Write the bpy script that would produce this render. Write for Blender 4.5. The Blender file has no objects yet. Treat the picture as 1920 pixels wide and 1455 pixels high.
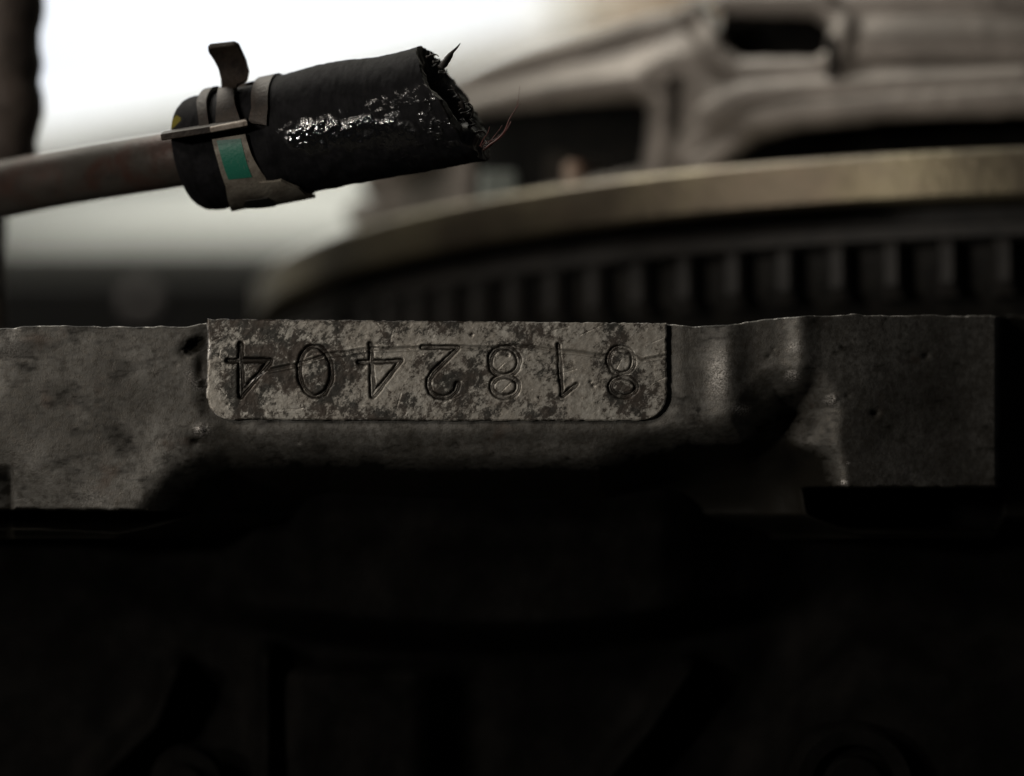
import bpy, math, random
import numpy as np
from mathutils import Vector, Matrix
R = math.radians
random.seed(4); rng = np.random.default_rng(7)
sc = bpy.context.scene
C = sc.collection
MM = 0.001
D0 = 311.0                      # mm, camera to the stamped pad
F = 1920*100/36.0               # focal length in photo pixels
PX = D0/F                       # mm per photo pixel at the pad

def P(u, v, D):                 # photo pixel + distance from the lens (mm) -> mm, origin on the pad plane, z=1000 is lens height
    return (u-960)/F*D, D-D0, 1000+(727.5-v)/F*D

# ------------------------------------------------------------ camera
cam = bpy.data.cameras.new('camera'); co = bpy.data.objects.new('camera', cam); C.objects.link(co)
co.location = (0, -D0*MM, 1.0); co.rotation_euler = (R(90), 0, 0)
cam.lens = 100; cam.sensor_width = 36; cam.clip_start = 0.02; cam.clip_end = 60
cam.dof.use_dof = True; cam.dof.focus_distance = (D0+1.0)*MM; cam.dof.aperture_fstop = 9.6
cam.dof.aperture_blades = 8
sc.camera = co
sc.view_settings.view_transform = 'Standard'; sc.view_settings.look = 'None'
sc.view_settings.exposure = 0.0; sc.view_settings.gamma = 1.0
# ------------------------------------------------------------ world and lamps (indoors)
w = bpy.data.worlds.new('World'); sc.world = w; w.use_nodes = True
bg = w.node_tree.nodes['Background']; bg.inputs[0].default_value = (0.9, 0.95, 1.0, 1); bg.inputs[1].default_value = 0.012

def area(name, loc, target, size, power, col=(1, 1, 1), sy=None):
    l = bpy.data.lights.new(name, 'AREA'); l.shape = 'RECTANGLE'; l.size = size*MM; l.size_y = (sy or size)*MM
    l.energy = power; l.color = col
    o = bpy.data.objects.new(name, l); C.objects.link(o)
    o.location = Vector(loc)*MM
    d = (Vector(target)-Vector(loc)).normalized()
    o.rotation_euler = d.to_track_quat('-Z', 'Y').to_euler()
    return o
area('workshop_lamp', (-420, -420, 1250), (10, 0, 1000), 110, 1.0, (1, 0.90, 0.79))
area('hose_glint_light', (-430, -440, 1060), (-10, 0, 1030), 36, .95, (1, 0.94, 0.86))  # added small low light that makes the hose glints
area('ceiling_lamp', (-260, 330, 1620), (60, 60, 1010), 260, .9, (1, 0.93, 0.83))
area('wall_fill_light', (-500, 700, 2300), (-50, 1600, 1100), 700, 24.0, (1, 0.96, 0.86))  # added light out of view, brightens the far wall
area('wall_gradient_light', (-230, 1250, 1420), (-180, 1500, 1230), 260, 1.5, (.93, 0.97, 1))  # added light out of view, gives the wall its falloff

# ------------------------------------------------------------ helpers
def sstep(a, b, x):
    t = np.clip((x-a)/(b-a), 0, 1); return t*t*(3-2*t)
def vnoise(x, y, seed=0):
    x = np.asarray(x, float); y = np.asarray(y, float)
    xi = np.floor(x).astype(np.int64); yi = np.floor(y).astype(np.int64); xf = x-xi; yf = y-yi
    def h(a, b):
        n = (a*374761393+b*668265263+seed*1442695041) & 0xffffffff
        n = ((n ^ (n >> 13))*1274126177) & 0xffffffff
        return ((n ^ (n >> 16)) & 0xffff)/32767.5-1
    sx = xf*xf*(3-2*xf); sy = yf*yf*(3-2*yf)
    return (h(xi, yi)*(1-sx)+h(xi+1, yi)*sx)*(1-sy)+(h(xi, yi+1)*(1-sx)+h(xi+1, yi+1)*sx)*sy
def fbm(x, y, oct=4, seed=0):
    s = 0; a = 1
    for i in range(oct):
        s = s+a*vnoise(np.asarray(x)*2**i, np.asarray(y)*2**i, seed+i*17); a *= .5
    return s
def sdpoly(u, v, poly):
    d = np.full(u.shape, 1e9); inside = np.zeros(u.shape, bool); n = len(poly)
    for i in range(n):
        ax, ay = poly[i]; bx, by = poly[(i+1) % n]
        ex, ey = bx-ax, by-ay; t = np.clip(((u-ax)*ex+(v-ay)*ey)/(ex*ex+ey*ey), 0, 1)
        d = np.minimum(d, np.hypot(u-ax-t*ex, v-ay-t*ey))
        c = ((ay > v) != (by > v))
        with np.errstate(divide='ignore', invalid='ignore'):
            c &= u < (bx-ax)*(v-ay)/(by-ay if by != ay else 1e-9)+ax
        inside ^= c
    return np.where(inside, -d, d)
def sdline(u, v, pts):
    d = np.full(u.shape, 1e9)
    for (ax, ay), (bx, by) in zip(pts[:-1], pts[1:]):
        ex, ey = bx-ax, by-ay; t = np.clip(((u-ax)*ex+(v-ay)*ey)/(ex*ex+ey*ey+1e-9), 0, 1)
        d = np.minimum(d, np.hypot(u-ax-t*ex, v-ay-t*ey))
    return d

def mesh_np(name, V, Q, mat, smooth=True, attrs=None, normals=None):
    m = bpy.data.meshes.new(name)
    V = np.asarray(V, np.float64); Q = np.asarray(Q, np.int64)
    k = Q.shape[1]
    m.vertices.add(len(V)); m.vertices.foreach_set('co', V.ravel().astype(np.float32))
    m.loops.add(Q.size); m.loops.foreach_set('vertex_index', Q.ravel().astype(np.int32))
    m.polygons.add(len(Q)); m.polygons.foreach_set('loop_start', (np.arange(len(Q))*k).astype(np.int32))
    m.update(calc_edges=True); m.validate()
    if smooth: m.polygons.foreach_set('use_smooth', np.ones(len(m.polygons), bool))
    for an, av in (attrs or {}).items():
        a = m.attributes.new(an, 'FLOAT', 'POINT'); a.data.foreach_set('value', np.asarray(av, np.float32))
    if normals is not None: m.normals_split_custom_set_from_vertices(normals.tolist())
    m.materials.append(mat)
    return m
def link(name, m, parent=None, base=(0, 0, 0)):
    o = bpy.data.objects.new(name, m); C.objects.link(o)
    if parent is not None: o.parent = parent
    else: o.location = Vector(base)*MM
    return o
def part(name, V, Q, mat, parent, base, smooth=True, attrs=None, normals=None):   # V in mm, world
    V = (np.asarray(V, float)-np.asarray(base))*MM
    return link(name, mesh_np(name, V, Q, mat, smooth, attrs, normals), parent, base)
def thing(name, label, cat, base=(0, 0, 0), group=None, rot=None):
    o = bpy.data.objects.new(name, None); C.objects.link(o); o.empty_display_size = .01
    o.location = Vector(base)*MM; o['label'] = label; o['category'] = cat
    if rot: o.rotation_euler = rot
    if group: o['group'] = group
    return o
def quads(nr, nc, wrap=False):
    r = np.arange(nr-1)[:, None]; c = np.arange(nc if wrap else nc-1)[None, :]
    c2 = (c+1) % nc
    return np.stack([r*nc+c, r*nc+c2, (r+1)*nc+c2, (r+1)*nc+c], -1).reshape(-1, 4)
def tube(pts, radii, n=16, flat=1.0, jitter=0):      # capped tube through mm points
    pts = [Vector(p) for p in pts]; V = []; prev = None
    for i, p in enumerate(pts):
        t = (pts[min(i+1, len(pts)-1)]-pts[max(i-1, 0)]).normalized()
        a = t.cross(Vector((0, 0, 1)) if abs(t.z) < .9 else Vector((1, 0, 0))).normalized() if prev is None else (prev-t*prev.dot(t)).normalized()
        prev = a; b = t.cross(a); r = radii[i] if hasattr(radii, '__len__') else radii
        for k in range(n):
            th = 2*math.pi*k/n; rr = r*(1+jitter*random.uniform(-1, 1))
            V.append(p+a*math.cos(th)*rr+b*math.sin(th)*rr*flat)
    V += [pts[0], pts[-1]]
    Q = quads(len(pts), n, True).tolist(); m = len(V)
    F3 = [(m-2, (k+1) % n, k) for k in range(n)]+[(m-1, (len(pts)-1)*n+k, (len(pts)-1)*n+(k+1) % n) for k in range(n)]
    return [tuple(v) for v in V], Q+F3
def part_py(name, V, Fc, mat, parent, base, smooth=True, auto=None):
    b = Vector(base)
    m = bpy.data.meshes.new(name); m.from_pydata([((Vector(v)-b)*MM)[:] for v in V], [], Fc); m.update(); m.validate()
    if smooth: m.polygons.foreach_set('use_smooth', np.ones(len(m.polygons), bool))
    if auto: m.set_sharp_from_angle(angle=R(auto))
    m.materials.append(mat)
    return link(name, m, parent, base)
def tagset(o, **k):
    for a, b in k.items(): o[a] = b
    return o

# ------------------------------------------------------------ materials (coordinates in mm)
class Mat:
    def __init__(s, name, metallic=0, rough=.5, spec=.5):
        s.m = bpy.data.materials.new(name); s.m.use_nodes = True; s.t = s.m.node_tree; s.n = s.t.nodes; s.l = s.t.links
        s.b = s.n['Principled BSDF']; s.b.inputs['Metallic'].default_value = metallic
        s.b.inputs['Roughness'].default_value = rough; s.b.inputs['Specular IOR Level'].default_value = spec
        tc = s.n.new('ShaderNodeTexCoord'); mp = s.n.new('ShaderNodeMapping'); mp.inputs['Scale'].default_value = (1000,)*3
        s.l.new(tc.outputs['Object'], mp.inputs['Vector']); s.co = mp.outputs[0]
    def stretch(s, sc_, rot=(0, 0, 0)):
        mp = s.n.new('ShaderNodeMapping'); mp.inputs['Scale'].default_value = sc_; mp.inputs['Rotation'].default_value = rot
        s.l.new(s.co, mp.inputs['Vector']); return mp.outputs[0]
    def noise(s, scale, detail=5, rough=.6, co=None, dist=0, w=0):
        n = s.n.new('ShaderNodeTexNoise'); n.noise_dimensions = '4D'; n.inputs['W'].default_value = w
        n.inputs['Scale'].default_value = scale; n.inputs['Detail'].default_value = detail
        n.inputs['Roughness'].default_value = rough; n.inputs['Distortion'].default_value = dist
        s.l.new(co or s.co, n.inputs['Vector']); return n.outputs['Fac']
    def ramp(s, fac, a, b, lo=0., hi=1.):
        r = s.n.new('ShaderNodeMapRange'); r.interpolation_type = 'SMOOTHSTEP'
        for i, v in enumerate((a, b, lo, hi)): r.inputs[i+1].default_value = v
        s.l.new(fac, r.inputs[0]); return r.outputs[0]
    def math(s, op, a, b):
        n = s.n.new('ShaderNodeMath'); n.operation = op
        for i, x in enumerate((a, b)):
            if isinstance(x, (int, float)): n.inputs[i].default_value = x
            else: s.l.new(x, n.inputs[i])
        return n.outputs[0]
    def mix(s, fac, a, b):
        n = s.n.new('ShaderNodeMix'); n.data_type = 'RGBA'
        if isinstance(fac, (int, float)): n.inputs[0].default_value = fac
        else: s.l.new(fac, n.inputs[0])
        for i, x in ((6, a), (7, b)):
            if isinstance(x, tuple): n.inputs[i].default_value = (*x, 1)
            else: s.l.new(x, n.inputs[i])
        return n.outputs[2]
    def attr(s, name):
        n = s.n.new('ShaderNodeAttribute'); n.attribute_name = name; return n.outputs['Fac']
    def bump(s, h, dist, strength=1.0, prev=None):
        n = s.n.new('ShaderNodeBump'); n.inputs['Distance'].default_value = dist*MM; n.inputs['Strength'].default_value = strength
        s.l.new(h, n.inputs['Height'])
        if prev: s.l.new(prev, n.inputs['Normal'])
        s.l.new(n.outputs[0], s.b.inputs['Normal']); return n.outputs[0]
    def set(s, name, x):
        if isinstance(x, tuple): s.b.inputs[name].default_value = (*x, 1)
        elif isinstance(x, (int, float)): s.b.inputs[name].default_value = x
        else: s.l.new(x, s.b.inputs[name])

def simple(name, c1, c2, scale=.5, metallic=0, rough=.5, bump=.05, bscale=2., spec=.5, lo=.35, hi=.65):
    M = Mat(name, metallic, rough, spec)
    M.set('Base Color', M.mix(M.ramp(M.noise(scale), lo, hi), c1, c2))
    if bump: M.bump(M.noise(bscale, 4, w=3), bump)
    return M.m

# cast aluminium
M = Mat('cast_aluminium', .55, .5)
big = M.ramp(M.noise(.12, 6, .6, dist=.5), .35, .68); fine = M.ramp(M.noise(1.4, 8, .78, w=2), .36, .66)
pits = M.ramp(M.noise(.55, 5, .55, w=9), .66, .74)
col = M.mix(big, (.093, .089, .080), (.208, .201, .185)); col = M.mix(M.math('MULTIPLY', fine, .75), col, (.06, .052, .041))
col = M.mix(M.ramp(M.noise(.22, 3, w=5), .6, .75, 0, .55), col, (.085, .06, .045))
col = M.mix(M.math('MULTIPLY', pits, .8), col, (.02, .018, .014))
col = M.mix(M.attr('dirt_shade'), col, (.010, .009, .007))
wn = M.math('MULTIPLY', M.attr('wear_glint'), M.ramp(M.noise(5, 4, .7, w=1), .42, .6))
col = M.mix(wn, col, (.8, .76, .72))
M.set('Base Color', col)
M.set('Roughness', M.math('SUBTRACT', M.ramp(fine, 0, 1, .62, .46), M.math('MULTIPLY', wn, .28)))
undarkened = M.math('SUBTRACT', 1, M.attr('dirt_shade'))
M.set('Metallic', M.math('MULTIPLY', undarkened, .6)); M.set('Specular IOR Level', M.math('ADD', M.math('MULTIPLY', undarkened, .35), .08))
b1 = M.bump(M.noise(.9, 7, .68, w=4), .10); M.bump(M.noise(5.5, 4, .7, w=6), .045, prev=b1)
CAST = M.m
# stamped pad
M = Mat('machined_pad', .55, .42)
dv = M.stretch((1, 1, 1), (0, R(35), 0)); dv2 = M.n.new('ShaderNodeMapping'); dv2.inputs['Scale'].default_value = (1, 1, .7); M.l.new(M.stretch((1, 1, 1), (0, R(-40), 0)), dv2.inputs['Vector']); dv2 = dv2.outputs[0]
s1 = M.noise(.17, 6, .66, dist=.3, w=21); s2 = M.noise(1.5, 8, .8, co=dv2, w=4); s3 = M.noise(.45, 4, .6, w=12)
mixv = M.math('ADD', M.math('MULTIPLY', s1, .54), M.math('MULTIPLY', s2, .46))
st = M.ramp(mixv, .478, .532)
col = M.mix(M.ramp(M.noise(.35, 4, w=7), .4, .6), (.50, .482, .435), (.42, .395, .35))
col = M.mix(M.ramp(s2, .35, .62, 0, .55), col, (.20, .17, .13))
dark = M.mix(M.ramp(s3, .4, .6), (.052, .050, .044), (.085, .070, .058))
dark = M.mix(M.ramp(s2, .5, .8, 0, .35), dark, (.25, .24, .21))
col = M.mix(st, col, dark)
col = M.mix(M.attr('dirt_shade'), col, (.018, .014, .010))
wn = M.math('MULTIPLY', M.attr('wear_glint'), M.ramp(M.noise(4, 4, .7, w=1), .4, .55))
col = M.mix(wn, col, (.85, .83, .8))
M.set('Base Color', col); M.set('Roughness', M.math('SUBTRACT', M.ramp(mixv, .42, .56, .5, .42), M.math('MULTIPLY', wn, .25)))
brush = M.noise(2.2, 5, .7, co=M.stretch((1, 1, .12), (0, R(4), 0)), w=8)
b1 = M.bump(brush, .02, .6); b1 = M.bump(mixv, .05, 1, b1); M.bump(M.noise(6, 4, .7, w=5), .03, .8, b1)
PAD = M.m
# oily black lower casting
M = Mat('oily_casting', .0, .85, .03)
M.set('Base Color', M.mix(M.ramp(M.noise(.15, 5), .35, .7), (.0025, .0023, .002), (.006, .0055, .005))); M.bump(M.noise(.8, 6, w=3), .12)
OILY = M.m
# hose rubber: dull with one wet tarry patch (object space of the hose)
M = Mat('perished_rubber', 0, .5, .2)
wet = M.attr('wet')
wet = M.math('MULTIPLY', wet, 1.0)
col = M.mix(M.ramp(M.noise(.5, 6, .65), .38, .66), (.006, .006, .0066), (.012, .0118, .013))
col = M.mix(M.ramp(M.noise(.9, 6, .7, w=7), .62, .72, 0, .5), col, (.02, .016, .012))
col = M.mix(wet, col, (.004, .004, .0045))
col = M.mix(M.attr('paint'), col, (.12, .10, .012))
M.set('Base Color', col)
M.set('Roughness', M.math('SUBTRACT', .66, M.math('MULTIPLY', wet, .60)))
M.set('Specular IOR Level', M.math('ADD', .05, M.math('MULTIPLY', wet, .93)))
lump = M.noise(1.6, 2, .45, w=2, co=M.stretch((1.5, 1.5, .8), (0, R(-25), 0)))
h = M.math('MULTIPLY', lump, M.math('MULTIPLY_ADD', wet, 1.0)) if False else M.math('MULTIPLY', lump, M.math('ADD', wet, .12))
M.set('Coat Weight', wet); M.b.inputs['Coat Roughness'].default_value = .05; M.b.inputs['Coat IOR'].default_value = 1.7
b1 = M.bump(h, .24, 1)
M.l.new(b1, M.b.inputs['Coat Normal']); M.bump(M.noise(4.5, 5, .7, w=3), .02, 1, b1)
RUBBER = M.m
BORE = simple('torn_rubber', (.006, .0055, .005), (.016, .014, .012), 1., 0, .5, .08, 1.6)
# rusty pipe
M = Mat('rusty_pipe', .35, .45)
rst = M.ramp(M.noise(.14, 6, .65, dist=.8), .48, .66)
col = M.mix(rst, (.042, .036, .030), (.042, .019, .013)); col = M.mix(M.ramp(M.noise(.7, 5, w=4), .5, .75, 0, .7), col, (.018, .013, .011))
M.set('Base Color', col); M.bump(M.noise(1.5, 5, w=6), .1); PIPE = M.m
# clamp spring steel
def clampmat(nm, c1, c2, c3):
    M = Mat(nm, .25, .55, .35)
    col = M.mix(M.ramp(M.noise(.5, 6, .65), .4, .65), c1, c2); col = M.mix(M.ramp(M.noise(1.5, 5, w=4), .58, .7, 0, .7), col, c3)
    M.set('Base Color', col); M.bump(M.noise(2.5, 5, w=6), .08); return M.m
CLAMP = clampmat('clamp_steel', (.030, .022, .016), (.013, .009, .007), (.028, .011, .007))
CLAMP_HILITE = clampmat('clamp_steel_highlight', (.34, .30, .26), (.20, .165, .135), (.07, .05, .04))
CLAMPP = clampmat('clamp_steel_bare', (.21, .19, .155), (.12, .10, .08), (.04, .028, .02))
M = Mat('green_paint', 0, .45)
sc1 = M.ramp(M.noise(1.6, 6, .7, co=M.stretch((2, 1, .5), (0, R(25), 0))), .58, .7, 0, .8)
M.set('Base Color', M.mix(sc1, (.011, .125, .082), (.16, .21, .17))); M.bump(M.noise(3, 5, w=6), .05); GREEN = M.m
FIBRE = simple('fibre_black', (.012, .011, .01), (.03, .024, .02), 2, 0, .6, 0)
FIBRE_RED = simple('fibre_red', (.13, .035, .03), (.05, .018, .014), 2, 0, .6, 0)
# flywheel metals
M = Mat('gilded_steel', .75, .40)
col = M.mix(M.ramp(M.noise(.06, 5, .6), .38, .62), (.185, .16, .105), (.105, .088, .064)); col = M.mix(M.ramp(M.noise(.25, 6, .7, co=M.stretch((1, 1, 2)), w=4), .5, .7, 0, .65), col, (.15, .115, .085))
M.set('Base Color', col); M.bump(M.noise(.8, 5, w=6), .12); GOLD = M.m
GEAR = simple('gear_steel', (.007, .0065, .0055), (.019, .0165, .014), .35, .2, .65, .15, 1.)
LEVER = simple('lever_steel', (.14, .125, .11), (.20, .18, .16), .2, .1, .6, .2, 1.)
COVER = simple('cover_iron', (.15, .132, .115), (.25, .222, .195), .09, .35, .55, .3, .5)
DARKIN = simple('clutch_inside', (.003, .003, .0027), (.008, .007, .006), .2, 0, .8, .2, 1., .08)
BOOT = simple('dark_bellows', (.045, .035, .029), (.10, .078, .064), .12, 0, .6, .4, .6)
BROWN = simple('tarnished_pin', (.42, .22, .14), (.30, .24, .19), .3, .3, .4, .05, 1.)
GREYTAB = simple('grey_green_steel', (.23, .26, .24), (.17, .19, .17), .2, .3, .45, .1, 1.)

# ------------------------------------------------------------ engine block: casting face as a relief, pad with stamped number
BASE = P(960, 960, D0+12)
eng = thing('engine_block', 'grey cast aluminium engine block edge carrying the flat pad stamped 8182404 upside down', 'engine block', BASE)

uu = np.arange(-260, 2010.1, 3.0)
top = np.interp(uu, [-260, 0, 25, 100, 300, 355, 388, 800, 1250, 1300, 1345, 1380, 1420, 1460, 1510, 1600, 1700, 1870, 2010],
                [618, 616, 613, 611, 613, 611, 606, 606, 607, 611, 610, 607, 601, 596, 592, 590, 591, 592, 594])
top = top+fbm(uu/25, uu*0+3, 4, 5)*1.6
tt = np.concatenate([np.linspace(0, .1, 14)[:-1]**1.0, np.linspace(.1, 1, 140)])
Vb = 1010.0
U = np.repeat(uu[None, :], len(tt), 0); Vv = top[None, :]+(Vb-top[None, :])*tt[:, None]

def relief(U, V):
    H = 8+1.6*fbm(U/90, V/90, 3, 1)+.22*fbm(U/14, V/14, 3, 9)
    # left plate leans a little, soft roll at its far left
    # vertical ribs right of the pad
    H += -17*np.exp(-((U-1366)/30.)**2)*sstep(900, 690, V)
    H += 10*np.exp(-((U-1418)/30.)**2)*sstep(640, 740, V)
    H += -15*np.exp(-((U-1503)/26.)**2)*sstep(760, 690, V)
    # moat round the pad
    pad = [(392, 560), (392, 745), (430, 786), (1215, 786), (1248, 745), (1248, 560)]
    d = sdpoly(U, V, pad)
    H += 5*sstep(36, 4, d)
    # shelf under the pad rolls back
    H += 22*sstep(796, 850, V)*sstep(300, 420, U)*sstep(1420, 1280, U)
    # pocket under and beside
    poly = [(290, 970), (350, 905), (430, 872), (620, 868), (800, 885), (1120, 880), (1240, 838), (1385, 812), (1418, 762), (1452, 728), (1520, 722), (1546, 765), (1536, 835), (1556, 930), (1600, 1100), (200, 1100)]
    dd = sdpoly(U+3*fbm(U/60, V/60, 2, 3), V, poly)
    H += sstep(44, -66, dd)*(95+55*sstep(790, 870, V))+60*sstep(0, -90, dd)
    H += 200*sstep(962, 1010, V)+90*sstep(856, 960, V)*sstep(440, 640, U)*sstep(1500, 1350, U)+170*sstep(1866, 1884, U)
    # a dim rounded boss inside the pocket
    H += -60*np.exp(-(((U-1480)/48.)**2+((V-836)/40.)**2))
    # lower left corner falls away along a diagonal
    H += 34*sstep(-50, 90, (V-868)-(U)*.62)*sstep(260, 120, U)
    # bottom edges of the two plates
    bl = sstep(953, 960, V+1.5*fbm(U/20, V*0, 3, 2)-0.01*U); br = sstep(912, 919, V+.8*fbm(U/20, V*0, 3, 6))
    H += np.where(U < 700, bl, br)*430*(1-sstep(60, 190, H))
    # left end and right end
    H += 120*sstep(26, 14, U)*sstep(870, 905, V)
    # deep burr pit at the pad's upper left corner
    pit = np.exp(-(((U-364)/20.)**2+((V-647-(364-U)*.45)/13.)**2)*1.2)
    H += 26*pit+10*np.exp(-(((U-378)/9.)**2+((V-690)/22.)**2))
    H += (pit > .2)*4*fbm(U/5, V/5, 2, 31)
    # small blow holes
    for (a, b, r, dp) in [(1641, 775, 8, 12), (1736, 668, 7, 9), (1578, 650, 5, 6), (1441, 668, 5, 5), (1588, 742, 5, 5), (1450, 655, 3, 4), (330, 683, 5, 2.5), (295, 662, 8, 1.6),
                          (124, 683, 7, 2), (1675, 800, 6, 1.6), (365, 828, 9, 9)]:
        H += .6*dp*np.exp(-(((U-a)/r)**2+((V-b)/(r*.8))**2))
    # torn nicks of bright metal
    for (a, b, r) in [(1487, 706, 13), (1392, 768, 14), (378, 806, 13), (1581, 905, 8), (1562, 752, 16)]:
        g = np.exp(-(((U-a)/r)**2+((V-b)/(r*.7))**2)); H += g*(-5+3.5*fbm(U/5, V/5, 3, 11))
    return H
H = relief(U, Vv)
H += 4*(1-sstep(0, 4, (Vv-top[None, :])))**2          # slightly broken top arris
dirt_shade = np.zeros_like(H)  # one mask for real smudges and painted-in shade
pitg = np.exp(-(((U-364)/24.)**2+((Vv-648-(364-U)*.45)/17.)**2)); dirt_shade += sstep(.25, .6, pitg+.12*fbm(U/7, Vv/7, 3, 8))*.97
dirt_shade += .75*np.exp(-(((U-382)/14.)**2))*sstep(600, 640, Vv)*sstep(800, 760, Vv)  # shadow strip beside the pad, painted dark
for (a, b, r) in [(1641, 775, 9), (1736, 668, 8), (1578, 650, 5), (1441, 668, 5), (1588, 742, 5), (365, 828, 9)]:
    dirt_shade += .8*np.exp(-(((U-a)/r)**2+((Vv-b)/(r*.8))**2))
dirt_shade += .8*sstep(812, 866, Vv)*sstep(1230, 1330, U)*sstep(1580, 1535, U)+.35*sstep(850, 900, Vv)*sstep(280, 400, U)*sstep(1300, 1200, U)+sstep(956, 966, Vv)+sstep(1866, 1884, U)+.86*sstep(34, 125, H)  # shade of pocket, lip, recesses and ends painted into the colour
dirt_shade += (1-sstep(0, 5, Vv-top[None, :]))*(.5+.5*fbm(U/20, Vv/20, 3, 55))  # top rows darkened to mute the highlight on the arris
dirt_shade += .5*sstep(.15, .9, fbm(U/46, Vv/30, 5, 56))+.35*sstep(.1, .9, fbm(U/14, Vv/5, 4, 57))
dirt_shade -= .5*np.exp(-((U-345)/26.)**2)*sstep(650, 680, Vv)*sstep(800, 770, Vv)
dirt_shade = np.clip(dirt_shade, 0, 1)
wear_glint = np.zeros_like(H)  # bare metal nicks, plus highlights painted on the ribs
for (a, b, r, k) in [(1487, 706, 12, 1), (1392, 768, 13, 1), (378, 806, 12, 1), (1581, 906, 7, .9), (1562, 752, 14, .35), (370, 720, 16, .3), (1350, 700, 22, .3), (1492, 650, 16, .25), (170, 945, 22, .12), (20, 620, 26, .12), (356, 700, 12, .3), (354, 650, 10, .2), (1590, 868, 3, 1), (562, 832, 4, 1)]:
    wear_glint += k*np.exp(-(((U-a)/r)**2+((Vv-b)/(r*(.7 if r < 20 else 2)))**2))
wear_glint += .5*(1-sstep(0, 4, (Vv-top[None, :])))*(fbm(U/12, Vv/12, 3, 77) > .35)
wear_glint = np.clip(wear_glint, 0, 1)*(dirt_shade < .8)
H = H+8*sstep(60, -120, U)+190*sstep(1480, 1960, U)
D = D0+H*PX
X, Y, Z = P(U, Vv, D); G = np.stack([X, Y, Z], -1)
# top ledge behind the arris + far bottom return
led = G[0].copy(); led2 = led.copy(); led2[:, 1] += 14; led2[:, 2] -= .2
bot = G[-1].copy(); bot[:, 1] += 4; 
allV = np.concatenate([led2[None], G, bot[None]], 0); nr, nc = allV.shape[:2]
z1 = np.zeros((1, nc))
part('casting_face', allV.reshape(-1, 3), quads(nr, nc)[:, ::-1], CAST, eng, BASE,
     attrs={'dirt_shade': np.concatenate([z1+.9, dirt_shade, z1+.9]).ravel(), 'wear_glint': np.concatenate([z1, wear_glint, z1]).ravel()})
# end faces of the casting (right end stands inside the picture)
ue = P(1874, 590, D0+52*PX)
# ---- pad
PB = P(820, 790, D0)
step = 1.15
vs = np.arange(0, 1.00001, step/190.)
L0, L1 = 389., 1250.
def pad_edges(vf):           # vf 0..1 from top to bottom
    rad = 44.; v = 190*vf
    k = np.clip((v-(190-rad))/rad, 0, 1); ins = rad*(1-np.sqrt(np.clip(1-k*k, 0, 1)))
    ins_r = (rad+6)*(1-np.sqrt(np.clip(1-np.clip((v-(190-rad-6))/(rad+6), 0, 1)**2, 0, 1)))
    return L0+ins*1.05+1.2*fbm(v/9, v*0+1, 3, 3)-2*sstep(100, 150, v)*(v < 150), L1-ins_r+1.0*fbm(v/12, v*0+5, 3, 4)
le, re = pad_edges(vs)
ss = np.linspace(0, 1, int((L1-L0)/step))
PU = le[:, None]+(re-le)[:, None]*ss[None, :]
ptop = 598+8*(PU-L0)/(L1-L0)+.9*fbm(PU/9, PU*0, 3, 21); pbot = 787+1.5*sstep(388, 900, PU)+.9*fbm(PU/14, PU*0, 3, 22)
PV = ptop+(pbot-ptop)*vs[:, None]

def arc(cx, cy, rx, ry, a0=0, a1=360, n=36, tilt=0):
    o = []
    for i in range(n+1):
        a = R(a0+(a1-a0)*i/n); x = rx*math.cos(a); y = ry*math.sin(a)
        o.append((cx+x*math.cos(tilt)-y*math.sin(tilt), cy+x*math.sin(tilt)+y*math.cos(tilt)))
    return o
digits = [  # strokes in photo position, half width, depth, dirt
    ([[(450, 645), (452, 742)], [(428, 676), (506, 676)], [(505, 678), (454, 738)]], 6.3, 7.5, .9),
    ([arc(590.5, 696, 30.5, 47, tilt=-.05)], 5.6, 7.0, .72),
    ([[(694.5, 645), (698, 742)], [(673, 679), (750, 677)], [(748, 680), (701, 740)]], 6.0, 6.8, .75),
    ([[(792, 651), (858, 651.5)], [(858, 653), (835, 675), (812, 697), (804, 710), (803, 723), (808, 736), (819, 743.5), (832, 745.5), (845, 742), (854, 733), (858, 720)]], 5.8, 6.4, .6),
    ([arc(945, 678, 27.5, 26.5), arc(946, 725, 25, 19.5)], 6.0, 6.0, .5),
    ([[(1046.5, 646), (1053, 741)], [(1054, 742), (1081, 720)]], 4.8, 6.0, .75),
    ([arc(1164, 675.5, 23.5, 25.5), arc(1168, 725, 24.5, 18)], 5.6, 5.0, .42)]
PH = .5*fbm(PU/120, PV/120, 3, 40)+.28*fbm(PU/9, PV/9, 3, 41)
gid = np.full(PU.shape, -1); pd = np.zeros_like(PU); groove = np.zeros_like(PU)
wob = 1.1*fbm(PU/14, PV/14, 3, 50)
for i, (strokes, hw, dep, dk) in enumerate(digits):
    d = np.full(PU.shape, 1e9)
    for st_ in strokes: d = np.minimum(d, sdline(PU, PV, st_))
    hw -= .9; d = d+wob
    g = sstep(hw+2.2, hw-3.0, d)*dep*.95-.15*np.exp(-((d-hw-4.2)/2.3)**2)
    # flat stamped floor with slight crown
    g -= .22*dep*sstep(hw-3, 0, d)
    groove = groove+g
    gid[(d < hw+1.6)] = i
    edge = np.exp(-((d-(hw-1.3))/2.3)**2)
    pd = np.maximum(pd, np.clip(sstep(hw+2, hw-1.5, d)*dk*.62+edge*(.35+.5*dk), 0, .97)*np.clip(.92+.25*fbm(PU/16, PV/16, 3, 92), .6, 1.0))
scr = [(505, 693), (550, 684), (618, 663), (683, 654), (790, 650.5), (860, 649), (908, 651), (973, 648), (1038, 655), (1136, 665), (1185, 664), (1206, 675), (1233, 668), (1252, 665)]
ds = sdline(PU, PV+1.2*fbm(PU/40, PU*0, 3, 60), scr)
sg = sstep(3.6, .6, ds)*(1.7+.8*fbm(PU/60, PV/60, 2, 61))
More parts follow.
